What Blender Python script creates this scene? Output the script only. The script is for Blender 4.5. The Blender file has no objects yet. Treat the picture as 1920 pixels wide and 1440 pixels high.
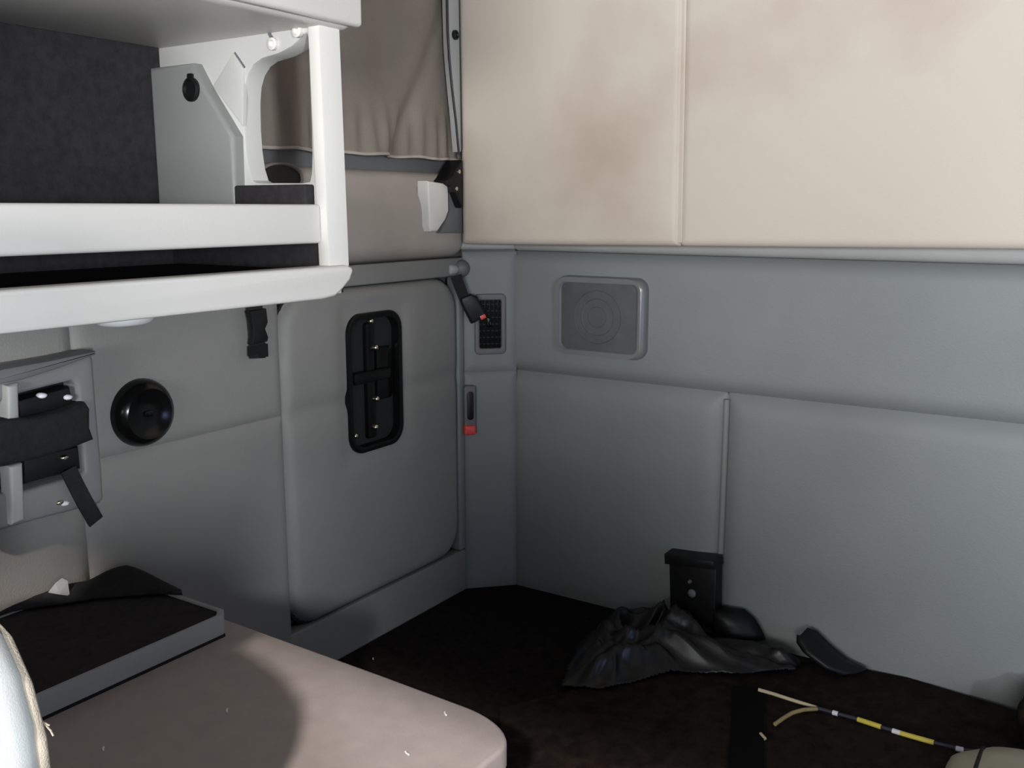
import bpy, bmesh, math, random
from mathutils import Vector, Matrix, noise
random.seed(7)
scene = bpy.context.scene
COL = scene.collection

# ------------------------------------------------------------------ camera
F = 1806.0
PITCH = math.atan(330 / 1806.0)
YAW = math.radians(33.2)
CAM = Vector((0, 0, 1.4))
fh = Vector((-math.sin(YAW), math.cos(YAW), 0))
RT = Vector((math.cos(YAW), math.sin(YAW), 0))
FW = fh * math.cos(PITCH) - Vector((0, 0, 1)) * math.sin(PITCH)
UP = fh * math.sin(PITCH) + Vector((0, 0, 1)) * math.cos(PITCH)
cam = bpy.data.cameras.new('camera')
cam.sensor_width = 36.0
cam.lens = F / 1920 * 36
cam.clip_start = 0.02
co = bpy.data.objects.new('camera', cam)
COL.objects.link(co)
m = Matrix((RT, UP, -FW)).transposed().to_4x4()
m.translation = CAM
co.matrix_world = m
scene.camera = co

# ------------------------------------------------------------------ world, daylight, exposure
w = bpy.data.worlds.new('daylight')
scene.world = w
w.use_nodes = True
bg = w.node_tree.nodes['Background']
bg.inputs[0].default_value = (0.75, 0.86, 1.0, 1)
bg.inputs[1].default_value = 0.45


def area(name, loc, target, sx, sy, power, color, spread=180):
    l = bpy.data.lights.new(name, 'AREA')
    l.shape = 'RECTANGLE'
    l.size, l.size_y = sx, sy
    l.energy = power
    l.color = color
    l.spread = math.radians(spread)
    o = bpy.data.objects.new(name, l)
    COL.objects.link(o)
    o.location = loc
    d = (Vector(target) - Vector(loc)).normalized()
    o.rotation_euler = d.to_track_quat('-Z', 'Y').to_euler()
    return o


XRW = 1.172
# daylight entering by the windscreen and by the passenger door window
area('windscreen_daylight', (0.15, -1.48, 1.43), (0.15, 1.6, 1.43), 1.3, 0.40, 54, (0.98, 0.98, 0.98))
area('door_window_daylight', (1.18, -0.62, 1.42), (-0.8, 0.7, 1.1), 0.12, 0.22, 34, (0.86, 0.93, 1.0))

area('blue_fill_light', (XRW, 0.92, 0.98), (0.0, 1.68, 0.8), 0.28, 0.28, 2.4, (0.42, 0.52, 1.0))  # added fill that tints the lower right of the rear wall blue

# low hazy sun that comes in under the windscreen header and reaches the table
sun = bpy.data.lights.new('hazy_sun', 'SUN')
sun.energy = 3.0
sun.angle = math.radians(2.0)
sun.color = (1.0, 0.90, 0.85)
so = bpy.data.objects.new('hazy_sun', sun)
COL.objects.link(so)
so.location = (1.0, -4.0, 4.0)
so.rotation_euler = Vector((-0.47, 0.88, -0.62)).to_track_quat('-Z', 'Y').to_euler()

vs = scene.view_settings
vs.view_transform = 'Standard'
vs.look = 'None'
vs.gamma = 1.0
vs.use_curve_mapping = False
vs.exposure = 0.22

# ------------------------------------------------------------------ key planes
XL = -1.166      # face of the left wall
YR = 1.679       # face of the rear wall
ZB = 0.588       # top of the bed deck
ZT = 0.87        # top of the table
CH0 = Vector((XL, YR - 0.0805))       # corner chamfer, left wall end
CH1 = Vector((XL + 0.0805, YR))       # corner chamfer, rear wall end


def at(x, y, axis, val):
    """photo pixel -> point on the plane axis = val"""
    d = FW + RT * ((x - 960) / F) + UP * ((720 - y) / F)
    t = (val - CAM[axis]) / d[axis]
    return CAM + d * t


def onchamfer(x, y):
    d = FW + RT * ((x - 960) / F) + UP * ((720 - y) / F)
    n = Vector((1, -1, 0)).normalized()
    p0 = Vector((CH0.x, CH0.y, 0))
    t = (p0 - CAM).dot(n) / d.dot(n)
    return CAM + d * t


# ------------------------------------------------------------------ materials
def material(name, color, rough=0.6, spec=0.4, var=0.08, scale=18.0, bump=0.0, bscale=400.0,
             metallic=0.0, color2=None, lo=0.4, hi=0.7, coat=0.0):
    m = bpy.data.materials.new(name)
    m.use_nodes = True
    nt = m.node_tree
    b = nt.nodes['Principled BSDF']
    b.inputs['Roughness'].default_value = rough
    b.inputs['Specular IOR Level'].default_value = spec
    b.inputs['Metallic'].default_value = metallic
    b.inputs['Coat Weight'].default_value = coat
    tc = nt.nodes.new('ShaderNodeTexCoord')
    ns = nt.nodes.new('ShaderNodeTexNoise')
    ns.inputs['Scale'].default_value = scale
    ns.inputs['Detail'].default_value = 4
    nt.links.new(tc.outputs['Object'], ns.inputs['Vector'])
    cr = nt.nodes.new('ShaderNodeValToRGB')
    if color2 is None:
        color2 = tuple(min(1, c * (1 + var)) for c in color)
        color = tuple(c * (1 - var) for c in color)
        lo, hi = 0.3, 0.7
    cr.color_ramp.elements[0].color = (*color, 1)
    cr.color_ramp.elements[1].color = (*color2, 1)
    cr.color_ramp.elements[0].position = lo
    cr.color_ramp.elements[1].position = hi
    nt.links.new(ns.outputs['Fac'], cr.inputs['Fac'])
    nt.links.new(cr.outputs['Color'], b.inputs['Base Color'])
    if bump > 0:
        n2 = nt.nodes.new('ShaderNodeTexNoise')
        n2.inputs['Scale'].default_value = bscale
        n2.inputs['Detail'].default_value = 3
        nt.links.new(tc.outputs['Object'], n2.inputs['Vector'])
        bp = nt.nodes.new('ShaderNodeBump')
        bp.inputs['Strength'].default_value = bump
        bp.inputs['Distance'].default_value = 0.002
        nt.links.new(n2.outputs['Fac'], bp.inputs['Height'])
        nt.links.new(bp.outputs['Normal'], b.inputs['Normal'])
    return m


M = {}
M['vinyl'] = material('grey_green_vinyl', (0.225, 0.24, 0.236), 0.55, 0.35, 0.05, 6, 0.25, 350)
M['vinyl_left'] = material('grey_brown_vinyl', (0.245, 0.238, 0.22), 0.6, 0.3, 0.05, 6, 0.25, 350)
M['trim_grey'] = material('light_grey_trim', (0.36, 0.36, 0.345), 0.5, 0.4, 0.05, 8, 0.15, 300)
M['gasket'] = material('dark_gasket', (0.02, 0.02, 0.02), 0.7, 0.2)
M['shell'] = material('shell_grey', (0.16, 0.16, 0.155), 0.8, 0.2, 0.08, 4)
M['cream'] = material('cream_vinyl_with_stains', (0.61, 0.535, 0.45), 0.62, 0.3, 0, 3.2, 0.2, 420,
                      color2=(0.44, 0.35, 0.27), lo=0.50, hi=0.80)
M['white'] = material('white_plastic', (0.74, 0.71, 0.66), 0.42, 0.45, 0.02, 5, 0.08, 250)
M['white_shaded'] = material('shaded_white_plastic', (0.54, 0.53, 0.50), 0.5, 0.4, 0.04, 7, 0.1, 250)  # white plastic toned down for the light falling off inside the shelves
M['housing'] = material('shaded_grey_plastic', (0.25, 0.25, 0.24), 0.5, 0.4, 0.05, 7, 0.15, 250)  # grey plastic, darkened to stand in for shade inside the shelf unit
M['black'] = material('black_plastic', (0.008, 0.008, 0.0085), 0.42, 0.3, 0.1, 30)
M['gloss'] = material('glossy_black_plastic', (0.004, 0.004, 0.004), 0.2, 0.25, 0.1, 30)
M['strap'] = material('matt_black_strap', (0.004, 0.004, 0.004), 0.9, 0.1)
M['web'] = material('black_webbing', (0.02, 0.02, 0.021), 0.8, 0.2, 0.2, 120, 0.6, 900)
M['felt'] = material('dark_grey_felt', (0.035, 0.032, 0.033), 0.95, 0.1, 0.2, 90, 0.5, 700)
M['deck'] = material('dark_brown_carpet', (0.014, 0.0105, 0.0095), 0.95, 0.1, 0.4, 60, 0.7, 500)
M['mat'] = material('brown_black_carpet', (0.022, 0.016, 0.013), 0.95, 0.1, 0.4, 50, 0.7, 500)
M['sheet'] = material('black_plastic_sheet', (0.007, 0.006, 0.006), 0.36, 0.5, 0.3, 14)
M['table'] = material('brown_grey_laminate', (0.40, 0.345, 0.325), 0.5, 0.35, 0.06, 40, 0.1, 500)
M['beige'] = material('beige_vinyl', (0.42, 0.365, 0.315), 0.6, 0.3, 0.06, 9, 0.2, 350)
M['curtain'] = material('taupe_curtain_cloth', (0.50, 0.43, 0.365), 0.9, 0.15, 0.08, 10, 0.5, 900)
M['tray'] = material('grey_tray_plastic', (0.33, 0.34, 0.345), 0.5, 0.4, 0.04, 10)
M['speaker'] = material('grey_speaker_mesh', (0.105, 0.11, 0.115), 0.5, 0.4, 0.1, 40, 0.5, 1500)
M['bezel'] = material('satin_grey_bezel', (0.18, 0.185, 0.185), 0.26, 0.6, 0.04, 20)
M['midgrey'] = material('mid_grey_plastic', (0.14, 0.145, 0.145), 0.5, 0.4, 0.06, 20)
M['hgrey'] = material('warm_grey_plastic', (0.20, 0.20, 0.195), 0.5, 0.4, 0.05, 14)
M['red'] = material('red_button_plastic', (0.72, 0.07, 0.06), 0.4, 0.5, 0.06, 60)
M['metal'] = material('zinc_screw', (0.75, 0.68, 0.52), 0.25, 0.5, 0.05, 60, metallic=1.0)
M['seat'] = material('pale_grey_seat_cloth', (0.55, 0.57, 0.56), 0.9, 0.15, 0.05, 30, 0.15, 900)
M['piping'] = material('tan_piping', (0.42, 0.37, 0.3), 0.85, 0.15, 0.1, 60, 0.5, 900)
M['cushion'] = material('olive_beige_cloth', (0.42, 0.39, 0.30), 0.9, 0.15, 0.06, 40, 0.5, 800)
M['paper'] = material('white_paper', (0.85, 0.85, 0.84), 0.8, 0.2, 0.02, 30)
M['wire_cream'] = material('cream_wire', (0.62, 0.52, 0.36), 0.5, 0.4, 0.08, 60)
M['wire_tan'] = material('tan_wire', (0.36, 0.29, 0.14), 0.5, 0.4, 0.15, 60)
M['wire_dark'] = material('dark_blue_wire', (0.035, 0.035, 0.05), 0.5, 0.4, 0.1, 60)
M['yellow'] = material('yellow_tape', (0.70, 0.58, 0.09), 0.5, 0.4, 0.08, 60)
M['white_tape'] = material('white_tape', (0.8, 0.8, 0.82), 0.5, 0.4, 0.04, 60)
M['lens'] = material('clear_lamp_lens', (0.82, 0.83, 0.82), 0.12, 0.6, 0.02, 60, coat=0.6)
M['rubber'] = material('black_rubber', (0.007, 0.007, 0.0075), 0.45, 0.3, 0.2, 30)

# ------------------------------------------------------------------ object helpers
OFF = {}


def link(name, me, mat, parent=None, smooth=False, base=None):
    if smooth:
        for p in me.polygons:
            p.use_smooth = True
    me.materials.append(M[mat])
    o = bpy.data.objects.new(name, me)
    COL.objects.link(o)
    if parent is None:
        vs_ = [v.co for v in me.vertices]
        lo = [min(v[i] for v in vs_) for i in range(3)]
        hi = [max(v[i] for v in vs_) for i in range(3)]
        off = Vector(((lo[0] + hi[0]) / 2, (lo[1] + hi[1]) / 2, lo[2]))
        o.location = off
    else:
        off = OFF[parent.name]
        o.parent = parent
    me.transform(Matrix.Translation(-off))
    OFF[o.name] = off
    return o


def tag(o, label, cat, group=None):
    o['label'] = label
    o['category'] = cat
    if group:
        o['group'] = group
    return o


def thing(name, loc, label, cat, group=None):
    o = bpy.data.objects.new(name, None)
    o.empty_display_size = 0.05
    COL.objects.link(o)
    o.location = loc
    OFF[o.name] = Vector(loc)
    return tag(o, label, cat, group)


def struct(o):
    o['kind'] = 'structure'
    return o


def from_bm(name, bm, mat, parent=None, smooth=False, xf=None):
    bmesh.ops.recalc_face_normals(bm, faces=bm.faces[:])
    me = bpy.data.meshes.new(name)
    bm.to_mesh(me)
    bm.free()
    if xf is not None:
        me.transform(xf)
    return link(name, me, mat, parent, smooth)


def sharpen(o, angle=35):
    me = o.data
    for p in me.polygons:
        p.use_smooth = True
    me.set_sharp_from_angle(angle=math.radians(angle))
    return o


def bm_box(bm, x0, x1, y0, y1, z0, z1, bev=0.0, seg=3):
    vs_ = [bm.verts.new((x, y, z)) for x in (x0, x1) for y in (y0, y1) for z in (z0, z1)]
    q = [(0, 1, 3, 2), (4, 6, 7, 5), (0, 4, 5, 1), (2, 3, 7, 6), (0, 2, 6, 4), (1, 5, 7, 3)]
    fs = [bm.faces.new([vs_[i] for i in f]) for f in q]
    if bev > 0:
        es = set(e for f in fs for e in f.edges)
        bmesh.ops.bevel(bm, geom=list(es), offset=bev, segments=seg, profile=0.5, affect='EDGES')


def box(name, x0, x1, y0, y1, z0, z1, mat, parent=None, bev=0.0, seg=3, xf=None):
    bm = bmesh.new()
    bm_box(bm, x0, x1, y0, y1, z0, z1, bev, seg)
    o = from_bm(name, bm, mat, parent, False, xf)
    if bev > 0:
        sharpen(o, 40)
    return o


def frame_pt(O, U, V, N, u, v, n):
    return O + U * u + V * v + N * n


def prism(name, poly, O, U, V, N, n0, n1, mat, parent=None, bev=0.0, seg=2, holes=None):
    """polygon in (u, v) extruded from n0 to n1 along N; an optional matched inner loop makes a ring"""
    bm = bmesh.new()
    k = len(poly)
    a = [bm.verts.new(frame_pt(O, U, V, N, u, v, n0)) for u, v in poly]
    b = [bm.verts.new(frame_pt(O, U, V, N, u, v, n1)) for u, v in poly]
    top_edges = []
    for i in range(k):
        j = (i + 1) % k
        bm.faces.new((a[i], a[j], b[j], b[i]))
    if holes is None:
        bm.faces.new(a)
        bm.faces.new(b)
    else:
        c = [bm.verts.new(frame_pt(O, U, V, N, u, v, n0)) for u, v in holes]
        d = [bm.verts.new(frame_pt(O, U, V, N, u, v, n1)) for u, v in holes]
        for i in range(k):
            j = (i + 1) % k
            bm.faces.new((c[i], d[i], d[j], c[j]))
            bm.faces.new((b[i], b[j], d[j], d[i]))
            bm.faces.new((a[i], c[i], c[j], a[j]))
    if bev > 0:
        bset = set(b)
        if holes is not None:
            bset |= set(d)
        es = []
        for e in bm.edges:
            if e.verts[0] in bset and e.verts[1] in bset and len(e.link_faces) == 2:
                fa, fb = e.link_faces
                fa.normal_update(); fb.normal_update()
                if abs(fa.normal.dot(fb.normal)) < 0.7:
                    es.append(e)
        bmesh.ops.bevel(bm, geom=es, offset=bev, segments=seg, profile=0.5, affect='EDGES')
    o = from_bm(name, bm, mat, parent)
    sharpen(o, 38)
    return o


def rrect(u0, u1, v0, v1, r, seg=6):
    pts = []
    for cx, cy, a0 in ((u1 - r, v1 - r, 0), (u0 + r, v1 - r, 90), (u0 + r, v0 + r, 180), (u1 - r, v0 + r, 270)):
        for i in range(seg + 1):
            a = math.radians(a0 + 90 * i / seg)
            pts.append((cx + r * math.cos(a), cy + r * math.sin(a)))
    return pts


def circle(cu, cv, r, n=20):
    return [(cu + r * math.cos(2 * math.pi * i / n), cv + r * math.sin(2 * math.pi * i / n)) for i in range(n)]


def tube_bm(bm, pts, r, seg=8, cap=True):
    pts = [Vector(p) for p in pts]
    rs = r if isinstance(r, (list, tuple)) else [r] * len(pts)
    rings = []
    prev = None
    for i, p in enumerate(pts):
        t = (pts[min(i + 1, len(pts) - 1)] - pts[max(i - 1, 0)]).normalized()
        if prev is None:
            a = t.orthogonal().normalized()
        else:
            a = (prev - t * prev.dot(t)).normalized()
        prev = a
        b = t.cross(a)
        rings.append([bm.verts.new(p + (a * math.cos(2 * math.pi * k / seg) + b * math.sin(2 * math.pi * k / seg)) * rs[i])
                      for k in range(seg)])
    for i in range(len(rings) - 1):
        for k in range(seg):
            bm.faces.new((rings[i][k], rings[i][(k + 1) % seg], rings[i + 1][(k + 1) % seg], rings[i + 1][k]))
    if cap:
        bm.faces.new(rings[0])
        bm.faces.new(rings[-1])


def tube(name, pts, r, mat, parent=None, seg=8):
    bm = bmesh.new()
    tube_bm(bm, pts, r, seg)
    return sharpen(from_bm(name, bm, mat, parent), 50)


def ribbon(name, pts, wdir, width, thick, mat, parent=None):
    """a strap along pts, width along wdir, with thickness; pts ordered"""
    bm = bmesh.new()
    pts = [Vector(p) for p in pts]
    wd = Vector(wdir).normalized()
    rows = []
    for i, p in enumerate(pts):
        t = (pts[min(i + 1, len(pts) - 1)] - pts[max(i - 1, 0)]).normalized()
        ww = (wd - t * wd.dot(t)).normalized()
        n = t.cross(ww)
        wv = width[i] if isinstance(width, (list, tuple)) else width
        rows.append([bm.verts.new(p + ww * sx * wv / 2 + n * sn * thick / 2)
                     for sx, sn in ((-1, -1), (1, -1), (1, 1), (-1, 1))])
    for i in range(len(rows) - 1):
        for k in range(4):
            bm.faces.new((rows[i][k], rows[i][(k + 1) % 4], rows[i + 1][(k + 1) % 4], rows[i + 1][k]))
    bm.faces.new(rows[0])
    bm.faces.new(rows[-1])
    return sharpen(from_bm(name, bm, mat, parent), 40)


def lathe(name, prof, O, N, mat, parent=None, seg=32, scale=(1, 1), U=None):
    """profile [(r, n)] spun about N at O"""
    N = Vector(N).normalized()
    U = N.orthogonal().normalized() if U is None else Vector(U).normalized()
    V = N.cross(U)
    O = Vector(O)
    bm = bmesh.new()
    rings = []
    for r, n in prof:
        if r < 1e-6:
            rings.append([bm.verts.new(O + N * n)])
        else:
            rings.append([bm.verts.new(O + N * n + U * (r * scale[0] * math.cos(2 * math.pi * k / seg))
                                       + V * (r * scale[1] * math.sin(2 * math.pi * k / seg))) for k in range(seg)])
    for i in range(len(rings) - 1):
        a, b = rings[i], rings[i + 1]
        for k in range(seg):
            j = (k + 1) % seg
            if len(a) == 1 and len(b) == 1:
                continue
            if len(a) == 1:
                bm.faces.new((a[0], b[j], b[k]))
            elif len(b) == 1:
                bm.faces.new((a[k], a[j], b[0]))
            else:
                bm.faces.new((a[k], a[j], b[j], b[k]))
    return sharpen(from_bm(name, bm, mat, parent), 45)


def spaced(a, b, n, r):
    """positions from a to b with extra rows inside the edge radius r"""
    L = b - a
    r = min(r, L * 0.45)
    e = [r * (1 - math.cos(math.pi / 2 * i / 6)) for i in range(7)]
    mid = [r + (L - 2 * r) * i / n for i in range(1, n)]
    s = e + mid + [L - x for x in reversed(e)]
    return [a + x for x in s]


def pad(name, u0, u1, v0, v1, O, U, V, N, t, r, c, mat, parent=None, n=14, hole=None, hf=None, base=0.0, soft=True):
    """upholstered panel: a sheet that swells by t inside an edge radius r, with corner radius c"""
    us = spaced(u0, u1, n, r)
    vv = spaced(v0, v1, n, r)
    hu, hv, cu, cv = (u1 - u0) / 2, (v1 - v0) / 2, (u0 + u1) / 2, (v0 + v1) / 2
    bm = bmesh.new()
    g = []
    for v in vv:
        row = []
        for u in us:
            pu, pv = u - cu, v - cv
            qx, qy = abs(pu) - (hu - c), abs(pv) - (hv - c)
            if qx > 0 and qy > 0:
                d = math.hypot(qx, qy)
                sd = c - d
                if sd < 0:
                    pu = math.copysign(hu - c + qx / d * c, pu)
                    pv = math.copysign(hv - c + qy / d * c, pv)
                    sd = 0
            else:
                sd = min(hu - abs(pu), hv - abs(pv))
            k = min(1, max(0, sd / r))
            h = base + t * ((1 - (1 - k) ** 2.4) if soft else math.sqrt(max(0, 1 - (1 - k) ** 2)))
            if hf:
                h += hf(cu + pu, cv + pv) * k
            row.append(bm.verts.new(frame_pt(O, U, V, N, cu + pu, cv + pv, h)))
        g.append(row)
    for i in range(len(vv) - 1):
        for j in range(len(us) - 1):
            if hole:
                mu, mv = (us[j] + us[j + 1]) / 2, (vv[i] + vv[i + 1]) / 2
                if hole[0] < mu < hole[1] and hole[2] < mv < hole[3]:
                    continue
            q = [g[i][j], g[i][j + 1], g[i + 1][j + 1], g[i + 1][j]]
            try:
                bm.faces.new(q)
            except ValueError:
                pass
    bmesh.ops.remove_doubles(bm, verts=bm.verts[:], dist=1e-6)
    me = bpy.data.meshes.new(name)
    bm.normal_update()
    f0 = max(bm.faces, key=lambda f: f.calc_area())
    if f0.normal.dot(N) < 0:
        bmesh.ops.reverse_faces(bm, faces=bm.faces[:])
    bm.to_mesh(me)
    bm.free()
    return link(name, me, mat, parent, True)


EX, EY, EZ = Vector((1, 0, 0)), Vector((0, 1, 0)), Vector((0, 0, 1))
LW = dict(O=Vector((XL, 0, 0)), U=EY, V=EZ, N=EX)             # left wall: u = Y, v = Z
RW = dict(O=Vector((0, YR, 0)), U=EX, V=EZ, N=-EY)            # rear wall: u = X, v = Z
cu_ = Vector((1, 1, 0)).normalized()
CW = dict(O=Vector((CH0.x, CH0.y, 0)), U=cu_, V=EZ, N=Vector((1, -1, 0)).normalized())
CLEN = (CH1 - CH0).length


def L(x, y, dx=0.0):
    p = at(x, y, 0, XL + dx)
    return (p.y, p.z)


def R(x, y, dy=0.0):
    p = at(x, y, 1, YR - dy)
    return (p.x, p.z)


def CP(x, y):
    p = onchamfer(x, y)
    return ((p - CW['O']).dot(cu_), p.z)


# ================================================================== THE CAB
XR = 1.166
ZC = 2.6
YF = -1.45
floor = struct(box('floor', XL - 0.06, XR + 0.06, YF, YR + 0.05, -0.04, 0.0, 'felt'))
ceiling = struct(box('ceiling', XL - 0.06, XR + 0.06, YF, YR + 0.05, ZC, ZC + 0.04, 'shell'))

# left wall: a shell with the driver's window opening, padded panels in front
bm = bmesh.new()
x0, x1 = XL - 0.08, XL - 0.045
bm_box(bm, x0, x1, YF, -1.15, 0, ZC)
bm_box(bm, x0, x1, -1.15, -0.45, 0, 1.15)
bm_box(bm, x0, x1, -1.15, -0.45, 1.8, ZC)
bm_box(bm, x0, x1, -0.45, YR + 0.02, 0, ZC)
wall_left = struct(from_bm('wall_left', bm, 'shell'))
# right wall: the same with the passenger's window and an opening added for the blue fill
bm = bmesh.new()
x0, x1 = XR, XR + 0.035
bm_box(bm, x0, x1, YF, -1.15, 0, ZC)
bm_box(bm, x0, x1, -1.15, -0.30, 0, 1.08)
bm_box(bm, x0, x1, -1.15, -0.30, 1.85, ZC)
bm_box(bm, x0, x1, -0.30, 0.76, 0, ZC)
bm_box(bm, x0, x1, 0.76, 1.08, 0, 0.82)
bm_box(bm, x0, x1, 0.76, 1.08, 1.14, ZC)
bm_box(bm, x0, x1, 1.08, YR + 0.02, 0, ZC)
wall_right = struct(from_bm('wall_right', bm, 'shell'))
# front: dashboard height, header and pillars around the windscreen opening
bm = bmesh.new()
bm_box(bm, XL - 0.04, XR, YF, YF + 0.05, 0, 1.22)
bm_box(bm, XL - 0.04, XR, YF, YF + 0.05, 2.44, ZC)
bm_box(bm, XL - 0.04, XL + 0.1, YF, YF + 0.05, 1.22, 2.44)
bm_box(bm, XR - 0.1, XR, YF, YF + 0.05, 1.22, 2.44)
wall_front = struct(from_bm('wall_front', bm, 'shell'))
bm = bmesh.new()
bm_box(bm, XL - 0.045, XR, YR + 0.030, YR + 0.06, 0, ZC)
wall_rear = struct(from_bm('wall_rear', bm, 'shell'))

# ---- left wall panels
zs = 1.062                        # height of the seam that runs round the cab
ztop = 1.301                      # top of the lower upholstery
yA = L(150, 800)[0]               # vertical seam near the housing
dl, dr, db, dt = 1.092, 1.579, 0.678, 1.263      # the access door
PB = -0.007
T = 0.007


def lpad(u0, u1, v0, v1, mat='vinyl_left', t=T, r=0.022, c=0.002, hf=None, n=12):
    return pad('padded_panel', u0, u1, v0, v1, t=t, r=r, c=c, mat=mat, parent=wall_left, base=PB, hf=hf, n=n, **LW)


box('panel_backing', XL - 0.045, XL - 0.017, -0.3, dl, 0.3, ztop + 0.02, 'shell', wall_left)
for (a, b) in ((-0.3, yA), (yA, dl + 0.004)):
    lpad(a, b, ZB - 0.2, zs)
    lpad(a, b, zs, ztop)
# plain strips of upholstery round the door
box('door_surround', XL - 0.03, XL - 0.001, dl - 0.004, 1.602, dt + 0.001, ztop, 'vinyl_left', wall_left, 0.004)
box('door_surround', XL - 0.03, XL - 0.001, dl - 0.004, 1.602, ZB - 0.3, db - 0.001, 'vinyl_left', wall_left, 0.004)
box('door_surround', XL - 0.03, XL + 0.001, dr + 0.001, 1.602, db, dt, 'vinyl', wall_left, 0.006)

# ---- the access door with its black latch well
door = prism('door_1', rrect(dl - 0.002, dr + 0.002, db - 0.003, dt + 0.003, 0.068, 8), n0=-0.028, n1=-0.012, mat='gasket', **LW)
struct(door)
wl, wr = L(650, 715)[0], L(752, 715)[0]
wb, wt = L(700, 843)[1], L(700, 584)[1]


def doorfold(u, v):
    g = -0.007 * math.exp(-((v - zs) / 0.013) ** 2)
    # the cushion sinks round the latch well
    qx = max(wl - u, u - wr, 0)
    qy = max(wb - v, v - wt, 0)
    return g - 0.006 * math.exp(-((qx * qx + qy * qy) ** 0.5 / 0.02) ** 2)


pad('door_cushion', dl, dr, db, dt, t=0.026, r=0.022, c=0.066, mat='vinyl_left', parent=door, base=-0.02, soft=False,
    hf=doorfold, n=44, hole=(wl + 0.006, wr - 0.006, wb + 0.006, wt - 0.006), **LW)
well = prism('latch_well', rrect(wl, wr, wb, wt, 0.036, 8), n0=-0.026, n1=0.006, mat='gloss', parent=door, bev=0.003,
             holes=rrect(wl + 0.011, wr - 0.011, wb + 0.012, wt - 0.012, 0.028, 8), **LW)
prism('well_floor', rrect(wl + 0.002, wr - 0.002, wb + 0.002, wt - 0.002, 0.034, 8), n0=-0.0275, n1=-0.018, mat='gloss',
      parent=well, **LW)
um = wl + (wr - wl) * 0.47
prism('rail', rrect(um - 0.012, um + 0.012, wb + 0.02, wt - 0.02, 0.006), n0=-0.018, n1=-0.004, mat='gloss', parent=well,
      bev=0.004, **LW)
zm = L(690, 707)[1]
prism('latch_bar', rrect(wl + 0.016, wr - 0.03, zm - 0.011, zm + 0.011, 0.008), n0=-0.018, n1=0.003, mat='gloss', parent=well,
      bev=0.004, **LW)
prism('latch_bar', rrect(um + 0.018, wr - 0.016, zm - 0.05, zm + 0.05, 0.01), n0=-0.018, n1=-0.006, mat='gloss', parent=well,
      bev=0.004, **LW)
for q in ((697, 602), (706, 652), (708, 748), (706, 801)):
    y_, z_ = L(*q)
    lathe('screw', [(0.0055, -0.006), (0.0055, 0.0), (0.004, 0.0022), (0, 0.003)], (XL, y_, z_), EX, 'metal', well, 12)
for q in ((668, 818), (666, 601)):
    y_, z_ = L(*q)
    lathe('screw', [(0.005, -0.02), (0.005, 0.0), (0.0035, 0.002), (0, 0.0028)], (XL, y_, z_), EX, 'metal', well, 12)

# ---- upper left wall: beige sill panel under the curtained window
zsill = L(700, 330)[1]
box('window_frame_panel', XL - 0.045, XL - 0.016, 0.93, 1.64, ztop, 2.3, 'midgrey', wall_left, 0.004)


def sillfold(u, v):
    return -0.010 * math.exp(-((v - (zsill - 0.012 + 0.010 * math.sin((u - 1.2) * 17))) / 0.022) ** 2)


pad('sill_panel', 0.95, 1.60, ztop + 0.002, zsill + 0.012, t=0.034, r=0.03, c=0.03, mat='beige', parent=wall_left, base=-0.02, soft=False,
    hf=sillfold, n=26, **LW)
# oval finger recess in the sill, seen through the end of the shelf unit
oy, oz = L(525, 327)
oy -= 0.0
orim = lathe('finger_recess', [(0.052, 0.0), (0.052, 0.018), (0.049, 0.021), (0.045, 0.019), (0.043, 0.012)], (XL, oy - 0.012, oz - 0.006), EX,
             'beige', wall_left, 32, (1.0, 0.46), EY)
lathe('recess_bottom', [(0.043, 0.014), (0.02, 0.0135), (0, 0.0135)], (XL, oy - 0.012, oz - 0.006), EX, 'black', orim, 32, (1.0, 0.46), EY)

# ---- chamfered corner
wc = struct(prism('wall_corner', [(0, 0), (CLEN, 0), (CLEN, 2.3), (0, 2.3)], n0=-0.05, n1=-0.02, mat='shell', **CW))
for v0, v1 in ((0.3, zs), (zs, 1.312)):
    pad('padded_panel', 0.0, CLEN, v0, v1, t=0.006, r=0.020, c=0.002, mat='vinyl', parent=wc, base=-0.006, n=8, **CW)

# ---- rear wall panels
zr = 1.3125
xs = -0.6275
rear_cols = (CH1.x - 0.03, xs, 0.32, XR)
for i in range(3):
    a, b = rear_cols[i], rear_cols[i + 1]
    pad('padded_panel', a, b, 0.3, zs, t=0.017, r=0.045, c=0.004, mat='vinyl', parent=wall_rear, base=-0.017, n=14, **RW)
pad('padded_panel', CH1.x - 0.03, XR, zs, zr, t=0.019, r=0.035, c=0.004, mat='vinyl', parent=wall_rear, base=-0.017, n=14, **RW)
# raised piping along the upright seam
tube('seam_piping', [(xs, YR + 0.010, 0.5), (xs, YR + 0.010, zs - 0.012)], 0.006, 'vinyl', wall_rear, 10)
# soft trim roll between the upholstery and the folded bunk
bm = bmesh.new()
bm_box(bm, CH1.x - 0.002, XR, YR - 0.020, YR + 0.012, zr + 0.002, zr + 0.062, 0.012, 4)
trim = sharpen(struct(from_bm('trim_1', bm, 'trim_grey')), 50)
prism('corner_trim', rrect(-0.012, CLEN + 0.004, zr + 0.004, zr + 0.055, 0.01), n0=-0.025, n1=0.014, mat='trim_grey', parent=trim,
      bev=0.008, seg=3, **CW)

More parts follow.
